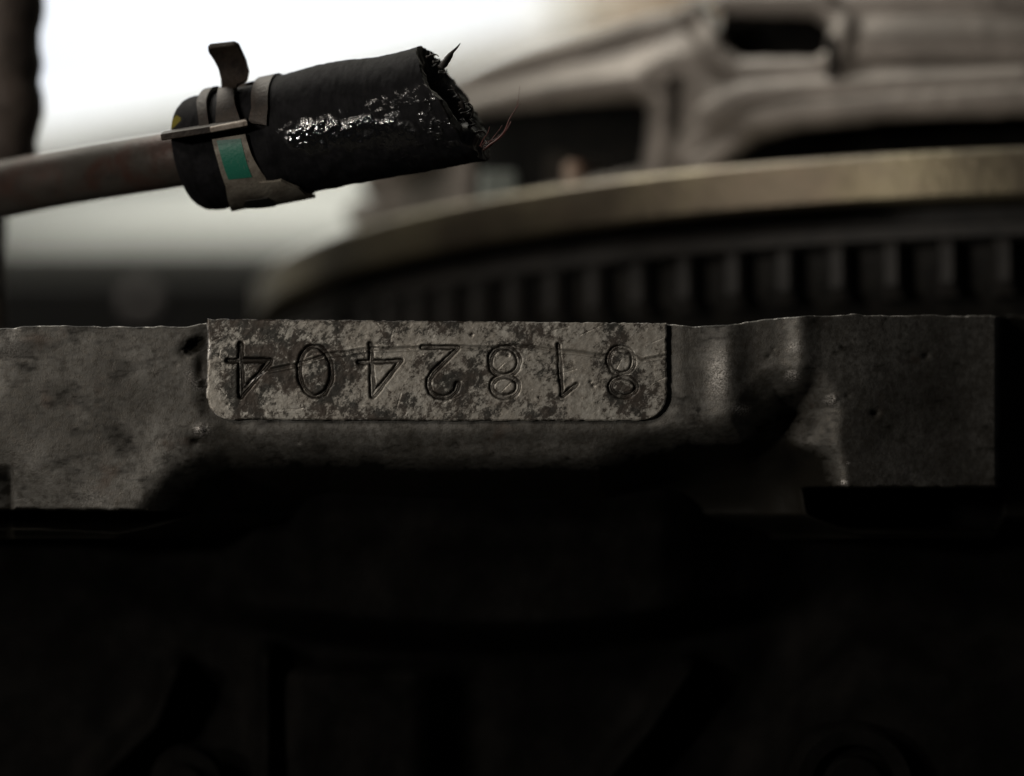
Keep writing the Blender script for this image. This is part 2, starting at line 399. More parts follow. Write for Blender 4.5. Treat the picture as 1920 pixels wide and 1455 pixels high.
groove = np.maximum(groove, 0)*1.0+np.minimum(groove, 0)+sg*(groove < 3)-.9*np.exp(-((ds-5)/1.6)**2)
pd = np.maximum(pd, .5*sstep(2.6, .5, ds)*(.6+.5*(vnoise(PU/35, PV*0, 62) > -.2)))
# fine tooling scratches
for k in range(46):
    x0 = rng.uniform(L0, L1); y0 = rng.uniform(605, 780); a = rng.normal(0, .5) if k % 3 else rng.uniform(-1.5, 1.5); ln = rng.uniform(8, 60)
    d = sdline(PU, PV, [(x0, y0), (x0+ln*math.cos(a), y0+ln*math.sin(a))]); groove += .6*sstep(1.6, 0, d)
for (a, b, r) in [(952, 666, 2.6), (1112, 723, 4), (1107, 716, 3), (680, 684, 7), (427, 757, 2.5), (1010, 745, 2), (700, 651, 6), (884, 628, 3)]:
    g = np.exp(-(((PU-a)/r)**2+((PV-b)/r)**2)); groove += 3*g; pd = np.maximum(pd, .85*g)
eL = PU-le[:, None]; eR = re[:, None]-PU; eT = PV-ptop; eB = pbot-PV
rd = np.minimum(np.minimum(eL, eR), np.minimum(eT, eB))
PH2 = PH+groove+2.2*(1-sstep(0, 3.2, rd))**1.5
pw = .9*(1-sstep(0, 2.6, eL))*(fbm(PV/12, PU*0, 3, 71) > -.15)+.55*(1-sstep(0, 2.2, eT))*(fbm(PU/14, PV*0, 3, 72) > -.1)+.22*(1-sstep(0, 2.2, eB))*(fbm(PU/10, PV*0, 3, 73) > .5)
pw += np.exp(-(((PU-391)/4)**2+((PV-655)/11)**2))+.9*np.exp(-(((PU-676-(-1))/2.5)**2+((PV-788)/3)**2))
dg = sdline(PU, PV, [(460, 722), (495, 698)])
pw += .75*sstep(3.2, .6, dg)*(vnoise(PU/5, PV/5, 74) > -.1)  # glint painted along the first digit's diagonal
lip = np.exp(-((groove-1.2)/1.0)**2)*(gid >= 0)*(fbm(PU/7, PV/7, 3, 91) > .62)
pw += .5*lip
pw = np.clip(pw, 0, 1)
X, Y, Z = P(PU, PV, D0+PH2*PX); G = np.stack([X, Y, Z], -1)
du = np.gradient(G, axis=1); dv_ = np.gradient(G, axis=0); N = np.cross(dv_, du); N /= np.linalg.norm(N, axis=-1, keepdims=True)
if N[50, 50, 1] > 0: N = -N
nr, nc = PU.shape
Q = quads(nr, nc)
fg = gid[:-1, :-1].reshape(-1)
Vf = G.reshape(-1, 3); Nf = N.reshape(-1, 3)
def sub(sel):
    q = Q[sel]; ids, inv = np.unique(q, return_inverse=True); return ids, inv.reshape(-1, 4)
ids, q = sub(fg < 0)
# skirt round the pad edge
ring = np.concatenate([np.arange(nc), np.arange(1, nr)*nc+nc-1, (nr-1)*nc+np.arange(nc-2, -1, -1), np.arange(nr-2, 0, -1)*nc])
sk0 = Vf[ring]; sk1 = sk0.copy(); sk1[:, 1] = 42*PX
b0 = len(ids); n_ = len(ring)
a_ = np.arange(n_); b_ = (a_+1) % n_
skq = np.stack([b0+a_, b0+b_, b0+n_+b_, b0+n_+a_], -1)
VV = np.concatenate([Vf[ids], sk0, sk1]); NN = None
pad_o = thing
padm = part('number_pad', VV, np.concatenate([q[:, ::-1], skq]), PAD, eng, BASE, attrs={
    'dirt_shade': np.concatenate([pd.ravel()[ids], np.full(2*n_, .55)]), 'wear_glint': np.concatenate([pw.ravel()[ids], np.zeros(2*n_)])})
nn = np.zeros((len(VV), 3)); nn[:b0] = Nf[ids]
cent = VV[b0:b0+n_].mean(0); t_ = np.roll(sk0, -1, 0)-np.roll(sk0, 1, 0); sn = np.cross(t_, np.array([0, 1., 0])); sn[:, 1] = 0
sn /= np.linalg.norm(sn, axis=1, keepdims=True)+1e-9
sgn = np.sign(np.sum(sn*(sk0-cent), 1).mean()); sn *= sgn; nn[b0:b0+n_] = sn; nn[b0+n_:] = sn
padm.data.normals_split_custom_set_from_vertices(nn.tolist())
for i in range(7):
    ids, q = sub(fg == i)
    o = part('stamped_digit', Vf[ids], q[:, ::-1], PAD, padm, BASE, attrs={'dirt_shade': pd.ravel()[ids], 'wear_glint': pw.ravel()[ids]}, normals=Nf[ids])
    o['label'] = 'stamped digit %s, upside down' % '4042818'[i]

# ------------------------------------------------------------ lower crankcase: dim dark castings below the flange
LB = P(900, 1600, D0+40)
low = thing('oil_sump', 'black oily sump casting bulging in the dark below the stamped flange', 'oil sump', LB)
us = np.arange(-420, 2400, 9.); vs_ = np.concatenate([np.arange(900, 1200, 9.), np.arange(1200, 1760, 9.)])
U, Vv = np.meshgrid(us, vs_)
H = 520+10*fbm(U/160, Vv/160, 4, 90)
bul = sstep(330, -60, np.maximum(np.abs(U-910)-330, 0)*1.+0*Vv)*sstep(1235, 1160, Vv+.00022*(U-910)**2)
H -= 230*bul+40*np.exp(-((Vv-985)/60.)**2)*bul
H -= 140*np.exp(-((U-500)/26.)**2)*sstep(1190, 1240, Vv)
H -= 120*sstep(505, 560, U)*sstep(900, 760, U)*sstep(1230, 1270, Vv)
H -= 230*sstep(1440, 1640, U+.35*(Vv-1200))*sstep(1120, 1330, Vv+.12*(U-1500))
H -= 120*np.exp(-(sdline(U, Vv, [(1140, 1460), (1215, 1370), (1290, 1260)])/26.)**2)
H -= 110*np.exp(-(sdline(U, Vv, [(190, 1455), (290, 1360), (330, 1260)])/28.)**2)
X, Y, Z = P(U, Vv, D0+H*PX)
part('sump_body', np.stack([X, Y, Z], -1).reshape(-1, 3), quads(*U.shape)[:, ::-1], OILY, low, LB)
def lathe(profile, n=40):    # profile list of (radius, offset along axis) -> arrays in local: axis = -y
    V = []; 
    for r, a in profile:
        for k in range(n):
            t = 2*math.pi*k/n; V.append((r*math.cos(t), a, r*math.sin(t)))
    return V, quads(len(profile), n, True).tolist()
def placed(V, c): return [(v[0]+c[0], v[1]+c[1], v[2]+c[2]) for v in V]
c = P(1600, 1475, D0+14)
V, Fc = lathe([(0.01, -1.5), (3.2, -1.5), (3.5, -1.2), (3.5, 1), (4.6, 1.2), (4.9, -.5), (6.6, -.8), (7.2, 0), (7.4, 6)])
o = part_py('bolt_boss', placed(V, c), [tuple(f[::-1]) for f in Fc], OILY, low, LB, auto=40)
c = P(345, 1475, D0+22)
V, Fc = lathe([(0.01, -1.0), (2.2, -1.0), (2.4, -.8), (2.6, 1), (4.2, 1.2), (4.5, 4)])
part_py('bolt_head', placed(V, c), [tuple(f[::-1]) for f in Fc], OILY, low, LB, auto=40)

# ------------------------------------------------------------ hose, clamp, pipe
yaw = R(24); RR = 6.75                 # hose radius mm
pR = Vector(P(852, 192, D0+5)); pL = Vector(P(358, 292, D0+14))
ax = (pR-pL).normalized(); LEN = (pR-pL).length
near = (Vector((0, -1, 0))-ax*Vector((0, -1, 0)).dot(ax)).normalized(); upv = near.cross(ax).normalized()
if upv.z < 0: upv = -upv
def HP(s, th, r): return pL+ax*s+near*(r*math.cos(th))+upv*(r*math.sin(th))
def project(p):
    D_ = p[1]+D0; return 960+p[0]/D_*F, 727.5-(p[2]-1000)/D_*F
def pix_on_hose(u, v, r):      # ray through a photo pixel hits the cylinder of radius r
    o = Vector((0, -D0, 1000)); d = (Vector(P(u, v, D0))-o).normalized()
    oc = o-pL; dp = d-ax*d.dot(ax); op = oc-ax*oc.dot(ax)
    A = dp.dot(dp); B = 2*dp.dot(op); Cc = op.dot(op)-r*r; disc = max(B*B-4*A*Cc, 0)
    t = (-B-math.sqrt(disc))/(2*A); h = o+d*t; q = h-pL; s = q.dot(ax); rad = q-ax*s
    return s, math.atan2(rad.dot(upv), rad.dot(near))
HB = P(600, 400, D0+8)
hose = thing('rubber_hose', 'short black rubber hose stub with a torn frayed end and wet tarry patch', 'hose', HB)
ns, nt = 330, 300
th = np.linspace(0, 2*np.pi, nt, endpoint=False)
tn = np.linspace(0, 1, ns)
jag = .38*fbm(np.cos(th)*2.2+5, np.sin(th)*2.2, 4, 12)+.22*fbm(th*9, th*0, 2, 13)*np.sin(th/2)**1
jag += -.6*np.exp(-((th-R(150))/.25)**2)+.5*np.exp(-((th-R(300))/.15)**2)
scut = LEN+(-2.45*np.sin(th))+jag*.8
S = tn[:, None]*scut[None, :]
TH = np.repeat(th[None, :], ns, 0)
# radius profile
rp = np.interp(S.ravel(), [0, .3, 1.0, 2.0, 3, 5, 9.4, 9.9, 10.6, 11.4, 13, 18, 24, 29, 34], [5.2, 5.9, 6.4, 6.62, 6.6, 6.45, 6.45, 6.62, 6.95, 6.9, 6.72, 6.75, 6.85, 6.95, 7.0]).reshape(S.shape)
rp += .42*np.exp(-((S-18)/5.5)**2)*np.clip(np.sin(TH), 0, 1)-.25*np.exp(-((S-25)/4)**2)*np.clip(np.sin(TH), 0, 1)+.35*np.exp(-((S-11.2)/1.3)**2)*np.clip(-np.sin(TH), 0, 1)
rp += .07*fbm(S/3, np.cos(TH)*2+np.sin(TH)*1.3, 4, 14)+.03*fbm(S*2.2, TH*5, 3, 15)
deg = (np.degrees(TH)+180) % 360-180
# slanted band seat moves with angle
pu = np.zeros_like(S)
wetm = np.exp(-(((deg+9+1.2*(S-16))/20.)**2))*sstep(11, 17, S)*sstep(35, 25, S)
wetm = sstep(.42, .85, wetm+.28*fbm(S/1.5, TH*5, 3, 44))*sstep(60, 30, abs(deg+14))
wetm = np.maximum(wetm, .7*sstep(23, 27, S)*sstep(20, 0, deg)*sstep(-65, -35, deg)*sstep(.3, .7, fbm(S*1.6, TH*11, 3, 45)))
lum = np.maximum(0, fbm(S*1.1+TH*1.0, TH*7-S*.3, 3, 46))
rp += wetm*.05*lum
ps, pt = pix_on_hose(327, 228, 6.3)
pm = np.exp(-(((S-ps)/1.1)**2+((deg-math.degrees(pt))/9.)**2)*1.1)+.12*fbm(S*2, TH*12, 3, 47)
paint = sstep(.45, .6, pm)*sstep(4, 2.5, S)
pos = (np.array(pL)[None, None]+S[..., None]*np.array(ax)+(rp*np.cos(TH))[..., None]*np.array(near)+(rp*np.sin(TH))[..., None]*np.array(upv))
part('hose_wall', pos.reshape(-1, 3), quads(ns, nt, True)[:, ::-1], RUBBER, hose, HB, attrs={'wet': wetm.ravel(), 'paint': paint.ravel()})
# torn rim and bore
prof = [(0, 0), (.2, .12), (.9, -.15), (1.9, .05), (2.7, -.2), (3.2, -.5), (3.5, -1.6), (3.6, -5), (3.7, -12)]
rows = []
for j, (dr, dsx) in enumerate(prof):
    rr = rp[-1]-dr+.07*fbm(th*7, th*0+j, 3, 70+j)*(j > 0)*(j < 6)
    s_ = scut+dsx+.16*fbm(th*6+j, th*0+j*3, 3, 80)*(0 < j < 6)
    rows.append(np.array(pL)[None]+s_[:, None]*np.array(ax)+(rr*np.cos(th))[:, None]*np.array(near)+(rr*np.sin(th))[:, None]*np.array(upv))
rows = np.stack(rows)
part('torn_rim', rows.reshape(-1, 3), quads(len(prof), nt, True)[:, ::-1], BORE, hose, HB)
# inner end ring at the pipe side
rows = []
for r_, s_ in ((5.2, 0), (4.9, -.12), (3.1, 0.0), (3.0, .8)):
    rows.append(np.array(pL)[None]+(th*0+s_)[:, None]*np.array(ax)+(r_*np.cos(th))[:, None]*np.array(near)+(r_*np.sin(th))[:, None]*np.array(upv))
part('hose_lip', np.stack(rows).reshape(-1, 3), quads(4, nt, True), BORE, hose, HB)
# fibres: each loose thread a part
def fibre(pts, r0, r1, mat, dep=2.0, sub=6):
    P3 = [Vector(P(u, v, D0+dep+(i*.25))) for i, (u, v) in enumerate(pts)]
    out = []
    for i in range(len(P3)-1):
        a = P3[max(i-1, 0)]; b = P3[i]; c_ = P3[i+1]; d = P3[min(i+2, len(P3)-1)]
        for k in range(sub):
            t = k/sub
            out.append(.5*((2*b)+(c_-a)*t+(2*a-5*b+4*c_-d)*t*t+(3*b-a-3*c_+d)*t**3))
    out.append(P3[-1])
    rad = [r0+(r1-r0)*i/(len(out)-1) for i in range(len(out))]
    V, Fc = tube(out, rad, 7, jitter=.08)
    return part_py('loose_thread', V, Fc, mat, hose, HB)
fibre([(826, 128), (836, 113), (846, 100), (856, 90), (863, 81)], .42, .03, FIBRE, 2)
fibre([(832, 122), (840, 112), (846, 104), (849, 95)], .42, .1, FIBRE, 2.3)
fibre([(846, 160), (862, 182), (868, 196), (880, 194), (887, 204), (885, 218)], .10, .05, FIBRE, 2)
fibre([(860, 200), (872, 192), (884, 203), (886, 216), (878, 226), (880, 236)], .12, .06, FIBRE, 3)
fibre([(862, 205), (872, 216), (880, 214), (879, 225)], .25, .1, FIBRE, 2)
fibre([(864, 190), (875, 222), (884, 232), (881, 240)], .35, .12, FIBRE, 2.5)
fibre([(906, 282), (918, 272), (932, 262), (946, 246), (955, 224), (966, 206), (974, 193)], .15, .03, FIBRE_RED, 2)
fibre([(904, 280), (920, 266), (938, 258), (952, 240), (958, 228)], .13, .05, FIBRE_RED, 3)
fibre([(900, 274), (906, 262), (914, 250), (918, 238)], .07, .03, FIBRE_RED, 1.5)
fibre([(966, 206), (971, 190), (973, 175), (975, 160)], .03, .015, FIBRE_RED, 3.5)
fibre([(902, 276), (910, 266), (926, 262), (936, 252)], .06, .02, FIBRE_RED, 1.2)
fibre([(896, 272), (904, 276), (912, 280), (918, 276), (926, 268)], .05, .03, CLAMP, 1.5)
for k in range(16):
    t = rng.uniform(.05, .95); u0 = 800+118*t+rng.uniform(-6, 3); v0 = 92+200*t
    a = rng.uniform(-1.3, .9); l_ = rng.uniform(7, 20); c_ = rng.uniform(-.9, .9)
    fibre([(u0-4, v0), (u0+l_*.4*math.cos(a), v0+l_*.4*math.sin(a)), (u0+l_*.75*math.cos(a+c_*.5), v0+l_*.75*math.sin(a+c_*.5)), (u0+l_*math.cos(a+c_), v0+l_*math.sin(a+c_))],
          rng.uniform(.09, .2), .03, FIBRE, rng.uniform(1, 6), 4)
fibre([(905, 270), (916, 268), (934, 246), (941, 236)], .07, .02, FIBRE_RED, 2.6)

# pipe
PB_ = P(60, 420, D0+34)
cp = [(-260, 392, 48), (-120, 374, 42), (0, 356, 36), (80, 340, 31), (170, 324, 26.5), (250, 311, 21), (330, 298, 16.4), (420, 281, 13.2)]
pts = [P(a, b, D0+d_) for a, b, d_ in cp]
fine_pts = []
for i in range(len(pts)-1):
    a = Vector(pts[max(i-1, 0)]); b = Vector(pts[i]); c_ = Vector(pts[i+1]); d = Vector(pts[min(i+2, len(pts)-1)])
    for k in range(8):
        t = k/8; fine_pts.append(.5*((2*b)+(c_-a)*t+(2*a-5*b+4*c_-d)*t*t+(3*b-a-3*c_+d)*t**3))
fine_pts.append(Vector(pts[-1]))
V, Fc = tube(fine_pts, [3.55-.35*i/len(fine_pts) for i in range(len(fine_pts))], 40)
pp = part_py('metal_pipe', V, Fc, PIPE, None, PB_)
tagset(pp, label='rusty brown metal pipe curving in from the left into the hose', category='pipe')

# clamp
CB = P(450, 400, D0+10)
clamp = thing('hose_clamp', 'spring steel hose clamp with green paint mark squeezing the black hose', 'hose clamp', CB)
def ribbon(L_, R_, r, thk, name, mat, parent, nsub=10, cols=6, hole=None):
    """L_, R_: matching lists of (s, theta) edges; solid strip on the hose cylinder"""
    def dens(E):
        E = np.array(E); t = np.linspace(0, len(E)-1, (len(E)-1)*nsub+1); return np.stack([np.interp(t, np.arange(len(E)), E[:, k]) for k in (0, 1)], 1)
    A = dens(L_); B = dens(R_); n = len(A)
    V = []
    for lay in (0, 1):
        rr = r+thk*(1-lay)
        for i in range(n):
            for j in range(cols+1):
                s, t = A[i]+(B[i]-A[i])*j/cols
                V.append(tuple(HP(s, t, rr)))
    Fq = quads(n, cols+1).tolist(); off = n*(cols+1)
    Fc = [tuple(f) for f in Fq]+[tuple(x+off for x in f[::-1]) for f in Fq]
    loop = [j for j in range(cols+1)]+[i*(cols+1)+cols for i in range(1, n)]+[(n-1)*(cols+1)+j for j in range(cols-1, -1, -1)]+[i*(cols+1) for i in range(n-2, 0, -1)]
    for k in range(len(loop)):
        a, b = loop[k], loop[(k+1) % len(loop)]; Fc.append((b, a, a+off, b+off))
    return part_py(name, V, Fc, mat, parent, CB, auto=35)
ph = lambda u, v, r=6.75: pix_on_hose(u, v, r)
rb = 6.72
# front band, below the plate: down the near side and fanning out underneath
L_ = [ph(400, 262), ph(410, 300), ph(424, 345), ph(428, 372), ph(434, 392)]
R_ = [ph(462, 252), ph(474, 290), ph(498, 328), ph(508, 352), ph(512, 384)]
sL, sR = L_[-1][0], R_[-1][0]
band_end = [(sL-.2, R(-110)), (sL-.3, R(-150)), (sL-.6, R(-190)), (sL-.9, R(-230)), (sL-1.2, R(-262))]
band_endR = [(sR+4.5, R(-110)), (sR+4.0, R(-150)), (sR+3.4, R(-190)), (sR+3, R(-230)), (sR+2.2, R(-262))]
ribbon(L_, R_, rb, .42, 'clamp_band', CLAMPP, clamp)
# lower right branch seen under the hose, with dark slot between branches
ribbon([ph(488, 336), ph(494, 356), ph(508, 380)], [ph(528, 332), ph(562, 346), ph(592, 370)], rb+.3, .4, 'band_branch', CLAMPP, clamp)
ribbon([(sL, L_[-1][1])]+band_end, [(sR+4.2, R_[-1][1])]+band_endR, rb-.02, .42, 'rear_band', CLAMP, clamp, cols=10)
# left arm and right arm over the crown
def arm(l, r, ext, nm):
    a = [(l[0][0]-.2, R(98+ext)), (l[0][0]-.1, R(80))]+l; b = [(r[0][0]-.2, R(98+ext)), (r[0][0]-.1, R(80))]+r
    ribbon(a, b, rb, .45, nm, CLAMP, clamp, cols=4)
arm([ph(371, 196), ph(375, 225), ph(378, 250)], [ph(389, 192), ph(392, 222), ph(397, 247)], 0, 'clamp_arm')
arm([ph(474, 172), ph(474, 205), ph(468, 232)], [ph(506, 168), ph(505, 205), ph(502, 236)], 0, 'clamp_arm')
# centre tongue
ribbon([ph(413, 172), ph(410, 200), ph(408, 236)], [ph(440, 170), ph(444, 200), ph(456, 232)], rb+.15, .45, 'tongue', CLAMP, clamp)
# upright tab: bent sheet standing off the hose crown
def sheet(L_, R_, thk, name, mat, cols=5):
    n = len(L_); A = [Vector(p) for p in L_]; B = [Vector(p) for p in R_]; V = []
    nrm = []
    for i in range(n):
        t = A[min(i+1, n-1)]-A[max(i-1, 0)]; nrm.append(t.cross(B[i]-A[i]).normalized()*thk)
    for lay in (0, 1):
        for i in range(n):
            for j in range(cols+1): V.append(tuple(A[i].lerp(B[i], j/cols)+nrm[i]*lay))
    Fq = quads(n, cols+1).tolist(); off = n*(cols+1)
    Fc = [tuple(f) for f in Fq]+[tuple(x+off for x in f[::-1]) for f in Fq]
    loop = [j for j in range(cols+1)]+[i*(cols+1)+cols for i in range(1, n)]+[(n-1)*(cols+1)+j for j in range(cols-1, -1, -1)]+[i*(cols+1) for i in range(n-2, 0, -1)]
    for k in range(len(loop)):
        a, b = loop[k], loop[(k+1) % len(loop)]; Fc.append((b, a, a+off, b+off))
    o = part_py(name, V, Fc, mat, clamp, CB, auto=50)
    bv = o.modifiers.new('b', 'BEVEL'); bv.width = .12*MM; bv.segments = 2; bv.limit_method = 'ANGLE'
    return o
d1 = D0+9.0
sheet([P(413, 176, d1-.6), P(415, 158, d1), P(414, 146, d1+.2), P(409, 128, d1+.1), P(400, 112, d1-.3), P(392, 101, d1-.8), P(390, 95, d1-1.2), P(395, 90, d1-1.5)],
      [P(440, 176, d1-.8), P(446, 158, d1+.2), P(464, 150, d1+.5), P(468, 134, d1+.6), P(462, 115, d1+.1), P(454, 99, d1-.5), P(449, 89, d1-1.0), P(440, 85, d1-1.3)], .7, 'upright_tab', CLAMP)
d2 = D0+3.6
sheet([P(306, 258, d2+6), P(304, 262, d2+3), P(303, 264, d2)], [P(462, 231, d2+4.2), P(465, 234, d2+1.5), P(466, 239, d2-1.0)], .75, 'squeeze_tab', CLAMP, cols=10)
sheet([P(394, 247, d2-.2), P(396, 249, d2-1.0)], [P(462, 233, d2+.2), P(466, 236, d2-1.4)], .6, 'tab_highlight', CLAMP_HILITE, cols=6)  # thin sheet, the tab's highlight put into its bright colour
ribbon([ph(409, 264), ph(416, 290), ph(430, 333)], [ph(454, 260), ph(460, 285), ph(474, 328)], rb+.42, .05, 'green_mark', GREEN, clamp)
ribbon([ph(462, 366), ph(456, 372), ph(460, 379)], [ph(502, 360), ph(514, 368), ph(516, 376)], rb+.74, .05, 'band_slot', BORE, clamp)

# ------------------------------------------------------------ flywheel and clutch cover
FC = (93.0, 493.0-D0, 1000+14.3)
rot = (R(-6.8), R(0.4), 0)
MF = Matrix.Translation(Vector(FC)) @ (Matrix.Rotation(rot[1], 4, 'Y') @ Matrix.Rotation(rot[0], 4, 'X'))
eul = MF.to_euler()
def W(phi, r, h): return (-r*math.sin(phi), -r*math.cos(phi), h)     # local mm; phi 0 faces the lens
fly = thing('flywheel', 'large steel flywheel with golden rim above the dark toothed ring gear', 'flywheel', FC, rot=eul)
def local(name, V, Fc, mat, parent, smooth=True, auto=None):
    m = bpy.data.meshes.new(name); m.from_pydata([(v[0]*MM, v[1]*MM, v[2]*MM) for v in V], [], Fc); m.update(); m.validate()
    if smooth: m.polygons.foreach_set('use_smooth', np.ones(len(m.polygons), bool))
    if auto: m.set_sharp_from_angle(angle=R(auto))
    m.materials.append(mat); o = bpy.data.objects.new(name, m); C.objects.link(o); o.parent = parent; return o
def ringmesh(profile, n=260, a0=0, a1=360):
    V = []; full = (a1-a0) >= 360
    m = n if full else n+1
    for r, h in profile:
        for k in range(m): V.append(W(R(a0+(a1-a0)*k/n), r, h))
    q = quads(len(profile), m, full)
    return V, [tuple(x) for x in q.tolist()]
V, Fc = ringmesh([(20, .4), (128, .4), (135.6, .4), (136.6, .1), (137, -.4), (137, -5.6), (136.5, -6.2), (131, -6.4)])
local('rim_band', V, Fc, GOLD, fly, auto=35)
V, Fc = ringmesh([(131, -6.4), (130.6, -8.4), (133.6, -8.6), (134.2, -9.0), (134.2, -10.6), (133.4, -11.0), (131.2, -11.2)])
gear = local('ring_gear', V, Fc, GEAR, fly, auto=35)
ROOT = simple('dark_gear_root', (.006, .0055, .005), (.013, .012, .010), .4, 0, .7, .2, 1., .15)  # gear root slightly darker than the teeth
V, Fc = ringmesh([(131.2, -11.2), (131.2, -16.5), (129.5, -18), (127, -24), (60, -24)]); local('gear_root', V, Fc, ROOT, gear)
NT = 118
tv = []
hw0, hw1 = 1.75, 1.2
for h, ex in ((-11.0, 0), (-11.9, .35), (-16.6, .35), (-18.2, -1.2)):
    for (y, x) in ((-130.8, -hw0), (-134.0-ex*.4, -hw1), (-134.6-ex, -hw1*.65), (-134.6-ex, hw1*.65), (-134.0-ex*.4, hw1), (-130.8, hw0)):
        tv.append((x*MM, y*MM, h*MM))
tf = [tuple(x) for x in quads(4, 6, True).tolist()]+[(5, 4, 3, 2, 1, 0), (18, 19, 20, 21, 22, 23)]
tm = bpy.data.meshes.new('gear_tooth'); tm.from_pydata(tv, [], tf); tm.update(); tm.materials.append(GEAR)
k0, k1 = int(-24/360*NT), int(100/360*NT)
for k in range(k0, k1):
    o = bpy.data.objects.new('gear_tooth', tm); C.objects.link(o); o.parent = gear
    o.rotation_euler = (0, 0, -2*math.pi*(k+.3)/NT)
def pin(u, v, dloc, r, h, mat, name, parent, n=20, hgt0=0):
    pass
# small things standing on the flywheel face
def on_face(u, r_hint):     # angle phi whose rim point projects to column u
    best = min(((abs(project(MF @ Vector(W(R(a), r_hint, 2)))[0]-u), a) for a in np.arange(-30, 110, .5)))
    return R(best[1])
def cyl_local(c, prof, n=24):
    V = [(c[0]+r*math.cos(2*math.pi*k/n), c[1]+r*math.sin(2*math.pi*k/n), c[2]+h) for r, h in prof for k in range(n)]
    return V, [tuple(x) for x in quads(len(prof), n, True).tolist()]
a = on_face(1074, 130); V, Fc = cyl_local(W(a, 130, 0), [(1.45, 0), (1.45, 4.2), (1.2, 4.7), (.1, 4.8)])
local('dowel_pin', V, Fc, BROWN, fly, auto=40)
def box_local(c, phi, w_, d_, h0, h1):
    V = []
    for h in (h0, h1):
        for dx, dy in ((-w_, -d_), (w_, -d_), (w_, d_), (-w_, d_)):
            x = dx*math.cos(phi)-dy*math.sin(phi)*-1; y = -dx*math.sin(phi)*-1+dy*math.cos(phi)
            V.append((c[0]+x, c[1]+y, h))
    return V, [(0, 3, 2, 1), (4, 5, 6, 7), (0, 1, 5, 4), (1, 2, 6, 5), (2, 3, 7, 6), (3, 0, 4, 7)]
a = on_face(930, 131); V, Fc = box_local(W(a, 131, 0), 0, 2.6, 1.6, .3, 5.0)
o = local('balance_weight', V, Fc, GREYTAB, fly, smooth=False); bv = o.modifiers.new('b', 'BEVEL'); bv.width = .5*MM; bv.segments = 2

cover = thing('clutch_cover', 'blurred grey iron clutch cover with dark openings sitting on the flywheel', 'clutch cover', FC, rot=eul)
# cover wall: grid over (phi, t) with openings, thickened
na, nh = 620, 130
A_ = np.linspace(-38, 104, na); T_ = np.linspace(0, 1, nh)
holes = [[(905, 222), (1000, 205), (1130, 188), (1222, 182), (1240, 200), (1236, 262), (1225, 330), (1130, 350), (900, 400)],      # left opening
         [(1268, 150), (1286, 150), (1284, 292), (1270, 296)],                                                            # slot
         [(1330, 26), (1545, 30), (1575, 60), (1566, 108), (1540, 128), (1400, 128), (1368, 108), (1348, 68)],           # pocket
         [(1330, 330), (1392, 286), (1440, 252), (1520, 236), (1700, 222), (1960, 212), (2300, 205), (2300, 400)],        # crescent
         [(695, 352), (730, 345), (735, 380), (700, 390)]]
def cover_r(a, t, hh):
    r = 117.5-2.2*t-7.5*max(0, t-.72)**1.3*3
    return r
PV_ = np.zeros((nh, na, 3)); UVp = np.zeros((nh, na, 2)); 
for i, t in enumerate(T_):
    for j, adeg in enumerate(A_):
        htop = np.interp(adeg, [-38, 8, 17, 26, 33, 37, 44.5, 54, 63, 104], [24, 24.6, 26.4, 27.3, 28.6, 28, 27, 26.8, 26.4, 22])
        h = .6+(htop-.6)*t
        PV_[i, j] = W(R(adeg), cover_r(adeg, t, h), h)
Mn = np.array(MF)
wp = PV_ @ Mn[:3, :3].T+Mn[:3, 3]
Dp = wp[..., 1]+D0; UVp[..., 0] = 960+wp[..., 0]/Dp*F; UVp[..., 1] = 727.5-(wp[..., 2]-1000)/Dp*F
u_, v_ = UVp[..., 0], UVp[..., 1]
solid = np.ones(u_.shape, bool); rim = np.zeros(u_.shape)
for k, hp in enumerate(holes):
    d = sdpoly(u_, v_, hp); solid &= d > 0; 
    if k != 1: rim = np.maximum(rim, np.exp(-((d-14)/14.)**2))
# raised rims, a step line on the right, flowing web
disp = 1.7*rim
vrel = v_-v_[-1:, :]
disp += -2.6*np.exp(-((v_-120)/12.)**2)*sstep(1570, 1600, u_)
disp += 1.8*sstep(140, 190, v_)*sstep(1300, 1420, u_)*sstep(270, 225, v_)
lf = sstep(1300, 1230, u_)
disp += lf*(2.6*sstep(52, 4, vrel)+2.4*np.exp(-((vrel-104)/30.)**2))+(1-lf)*1.6*sstep(40, 6, vrel)
disp += 1.5*np.exp(-(sdline(u_, v_, [(1296, 296), (1345, 225), (1420, 190), (1560, 176), (1920, 160)])/18.)**2)
dirv = PV_.copy(); dirv[..., 2] = 0; dirv /= np.linalg.norm(dirv, axis=-1, keepdims=True)
PV_ += dirv*disp[..., None]
q = quads(nh, na); sm = (solid[:-1, :-1] & solid[1:, :-1] & solid[:-1, 1:] & solid[1:, 1:]).ravel()
q = q[sm]; ids, inv = np.unique(q, return_inverse=True)
m = mesh_np('cover_wall', PV_.reshape(-1, 3)[ids]*MM, inv.reshape(-1, 4), COVER)
o = link('cover_wall', m, cover); so = o.modifiers.new('s', 'SOLIDIFY'); so.thickness = 3.2*MM; so.offset = 0
# cover top and dark inside
V, Fc = ringmesh([(106, 27.6), (104, 28), (60, 28.0)]); local('cover_top', V, Fc, COVER, cover, auto=50)
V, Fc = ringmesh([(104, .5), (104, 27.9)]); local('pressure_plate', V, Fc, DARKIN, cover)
V, Fc = ringmesh([(104.6, 20), (104.6, 33)], 80, -12, 37); local('pocket_backing', V, Fc, DARKIN, cover)  # added dark arc that keeps the pocket black
